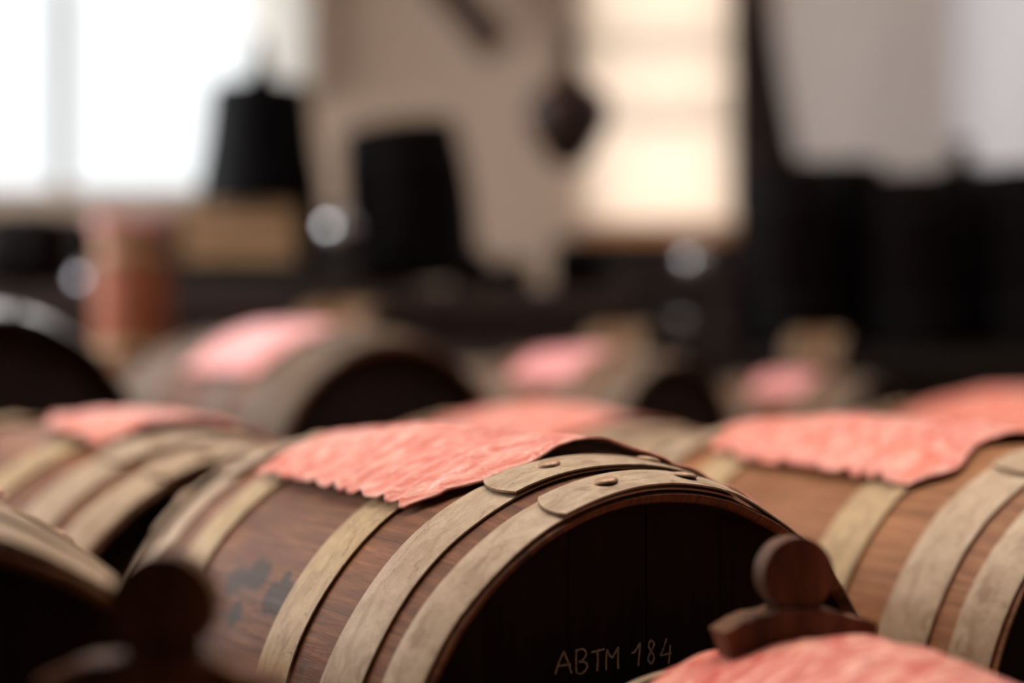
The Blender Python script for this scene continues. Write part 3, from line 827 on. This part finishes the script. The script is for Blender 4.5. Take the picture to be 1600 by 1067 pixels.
# orange keg upright with pink cloth on top
def upright_cask(label, x, y, z, r, h, stave, hoop, group=None, stopper=False, tilt=0.0):
    t = thing('standing_cask', label, 'cask', (x, y, z), 0, group)
    t.rotation_euler = (0, tilt, 0)
    prof = [(.0005, h-.012), (r*.80, h-.012), (r*.82, h), (r*.86, h)]
    for i in range(1, 15):
        q = i/15; prof.append((r*(.87+.13*(1-(2*q-1)**2)), h*(1-q)))
    prof += [(r*.86, 0), (.0005, 0)]
    lathe_obj('staves', prof, M[stave], t)
    for q in (.06, .22, .78, .94):
        z0, z1 = h*q-.011, h*q+.011
        rr = [r*(.87+.13*(1-(2*(zz/h)-1)**2)) for zz in (z0, z1)]
        lathe_obj('hoop', [(rr[0], z0), (rr[0]+.002, z0), (rr[1]+.002, z1), (rr[1], z1)], M[hoop], t)
    if stopper:
        lathe_obj('stopper', [(.0005, h-.012), (.022, h-.012), (.024, h+.01), (.016, h+.02), (.026, h+.035), (.020, h+.052), (.0005, h+.056)], M['pendant'], t, 24)
    return t
pk = at(208, 500, 2.80); KZ = LB + .001
kh = at(0, 345, 2.80).z - KZ
keg = upright_cask('orange-brown keg standing on the low bench, left of the tan crate', pk.x, 2.80, KZ, .066, kh, 'stave_orange', 'hoop_rust')
# cloth on the keg
V, F, UV = [], [], []; nn = 40
for j in range(nn+1):
    for i in range(nn+1):
        x, y = (i/nn-.5)*.150, (j/nn-.5)*.150
        d = max(abs(x), abs(y), math.hypot(x, y)*.85); dr = max(0, d-.060)
        k = 1 if d < .060 else (.060+dr*.25)/d
        V.append((pk.x+x*k, 2.80+y*k, KZ+kh+.003+.002*noise.noise(Vector((x*40, y*40, 3)))+.001 - dr*.9)); UV.append((i/nn, j/nn))
for j in range(nn):
    for i in range(nn):
        a = j*(nn+1)+i; F.append((a, a+1, a+nn+2, a+nn+1))
o = mesh_obj('pink_cloth', V, F, M['cloth_pink'], None, UV); md = o.modifiers.new('thick', 'SOLIDIFY'); md.thickness = .001
tag(o, 'rosy cloth draped over the top of the orange-brown standing keg', 'cloth')
# big dark cask and the dark mound right of it
pc = at(632, 0, 3.25)
upright_cask('tall black cask leaning to the left in front of the beige wall', at(655, 0, 3.25).x, 3.27, TZ+.020, .128, at(0, 185, 3.27).z-TZ-.035, 'stave_dark', 'hoop_dark', tilt=-.13)
def lying_cask(label, x, y, z, r, rz, sl=1.0, group=None, name='lying_cask', stave='stave_dark', hoop='hoop_dark'):
    o = copy_tree(proto); s = r/BR; o.location = (x, y, z+.001*s+.001); o.rotation_euler = (0, 0, rz); o.scale = (s, s*sl, s)
    restyle(o, stave, hoop, label=label); o.name = name; o['group'] = group or 'dark casks on the long table'
    return o
lying_cask('lowest black cask, lying on the long table beside the bright wedge of wall', at(802, 0, 3.3).x, 3.32, TZ, .036, .50, .45)
lying_cask('black cask lying on the long table at the far left under the window', at(28, 0, 3.2).x, 3.25, TZ, .082, PI/2-.1, .55)
lying_cask('black cask on the long table behind the orange-brown keg', at(165, 0, 3.3).x, 3.38, TZ, .082, .3, .45)
lying_cask('small black cask lying between the tall leaning cask and the bright wedge of wall', at(735, 0, 3.4).x, 3.43, TZ, .050, .4, .45)
t = thing('dark_box', 'larger dark box on the long table behind the bright shiny pot', 'box', (at(505, 0, 3.38).x, 3.41, TZ))
bm = bmesh.new(); box(bm, -.075, .075, -.06, .06, 0, .165, .002); bm_obj('box_body', bm, M['rack'], t)
bm = bmesh.new(); box(bm, -.079, .079, -.064, .064, .165, .180, .002); bm_obj('box_lid', bm, M['rack'], t)
lying_cask('small black cask at the right end of the long table below the gourd', at(905, 0, 3.2).x, 3.27, TZ, .052, PI/2, .72)
# small metal pots added to mirror the windows as bright discs
def pot(label, x, y, z, r, mat):
    t = thing('glint_pot', label, 'pot', (x, y, z), 0, 'pots added for bright glints on the back table')
    lathe_obj('pot_body', smooth_prof([(.0005, 0), (r*.55, 0), (r*.85, r*.35), (r, r*.9), (r*.8, r*1.4), (r*.5, r*1.62)], 4), M[mat], t, 32)
    lathe_obj('pot_lid', smooth_prof([(r*.56, r*1.60), (r*.55, r*1.68), (r*.3, r*1.85), (r*.08, r*1.9), (r*.13, r*2.02), (.0005, r*2.1)], 4), M[mat], t, 32)
    return t
P = at(528, 352, 3.05); 
def stand(name, label, x, y, z, w, h):
    t = thing(name, label, 'box', (x, y, z), 0, 'dark boxes under the pots')
    bm = bmesh.new(); box(bm, -w/2, w/2, -w/2, w/2, 0, h-.010, .002); bm_obj('box_body', bm, M['rack'], t)
    bm = bmesh.new(); box(bm, -w/2-.004, w/2+.004, -w/2-.004, w/2+.004, h-.010, h, .002); bm_obj('box_lid', bm, M['rack'], t)
for (px, py, r, mat, lab, lb2) in ((528, 350, .034, 'bright_tin', 'bright shiny pot between the black canister and the tall black cask', 'dark box on the long table under the bright shiny pot'),
                              (130, 420, .022, 'dull_pewter', 'small grey metal pot left of the orange-brown keg', None),
                              (1090, 388, .033, 'bright_tin', 'bright shiny pot just below the right end of the cream blind', 'dark box under the bright pot below the blind')):
    P = at(px, py, 3.06); zb = P.z - r
    if px > 1000: continue
    if lb2: stand('dark_box', lb2, P.x, 3.08, TZ, .085, zb-TZ)
    pot(lab, P.x, 3.08, zb if lb2 else TZ, r, mat)
# dark cupboard right of the table, carrying pots; dark standing casks
CX0, CX1 = at(1000, 0, 2.95).x, at(1133, 0, 2.95).x
sh = thing('open_shelf', 'narrow dark open shelf with two pots, left of the standing dark casks', 'shelf', ((CX0+CX1)/2, 3.12, ZF))
hw = (CX1-CX0)/2
for zz in (at(0, 425, 3.0).z, at(0, 522, 3.0).z, -.5):
    bm = bmesh.new(); box(bm, -hw, hw, -.10, .10, zz-.02-ZF, zz-ZF, .002); bm_obj('shelf_board', bm, M['table'], sh)
for sx in (-1, 1):
    bm = bmesh.new(); x = sx*(hw+.009); box(bm, x-.009, x+.009, -.10, .10, 0, at(0, 425, 3.0).z-ZF, .002); bm_obj('side_panel', bm, M['table'], sh)
pot('bright shiny pot on top of the narrow open shelf', at(1090, 0, 3.06).x, 3.09, at(0, 425, 3.0).z+.0005, .032, 'bright_tin')
pot('grey metal pot inside the narrow open shelf', at(1066, 0, 3.06).x, 3.09, at(0, 522, 3.0).z+.0015, .026, 'bright_tin')
DZ = at(0, 545, 3.0).z
bench('low_table', 'low dark table under the standing black casks', at(1148, 0, 3.08).x, 1.19, 2.96, 3.34, DZ, 'rack')
for (px, yy, top, r, stp, lab) in ((1232, 3.08, 258, .101, False, 'black standing cask next to the brown drape, front one'),
                              (1320, 3.28, 256, .088, False, 'black standing cask in the back rank, seen between the first two front ones'),
                              (1422, 3.08, 276, .101, False, 'black standing cask, middle one of the front rank'),
                              (1502, 3.28, 262, .058, True, 'slim black standing cask with a knobbed stopper'),
                              (1606, 3.08, 264, .099, False, 'black standing cask cut by the right edge of the picture')):
    x = at(px, 0, yy).x
    upright_cask(lab, x, yy, DZ, r, at(0, top, yy).z-DZ, 'stave_dark', 'hoop_dark', 'black standing casks', stp)

# dark sideboard against the back wall, right of the bright wedge of wall
SX0, SX1 = at(878, 0, 4.2).x, 1.16
sb = thing('dark_sideboard', 'long dark sideboard against the back wall under the cream blind', 'sideboard', ((SX0+SX1)/2, 4.32, ZF))
hw = (SX1-SX0)/2; sh_ = at(0, 374, 4.2).z - ZF
bm = bmesh.new(); box(bm, -hw, hw, -.15, .15, 0, sh_-.03, .003); bm_obj('carcass', bm, M['rack'], sb)
bm = bmesh.new(); box(bm, -hw-.015, hw+.015, -.165, .16, sh_-.03, sh_, .004); bm_obj('sideboard_top', bm, M['rack'], sb)
for k in range(3):
    x0 = -hw+.02+k*(2*hw-.04)/3; x1 = x0+(2*hw-.04)/3-.012
    bm = bmesh.new(); box(bm, x0, x1, -.164, -.15, .08, sh_-.06, .003); d = bm_obj('door', bm, M['rack'], sb)
    bm = bmesh.new(); bmesh.ops.create_uvsphere(bm, u_segments=12, v_segments=8, radius=.012, matrix=Matrix.Translation((x1-.04, -.174, sh_*.75))); bm_obj('knob', bm, M['rivet'], d, True)
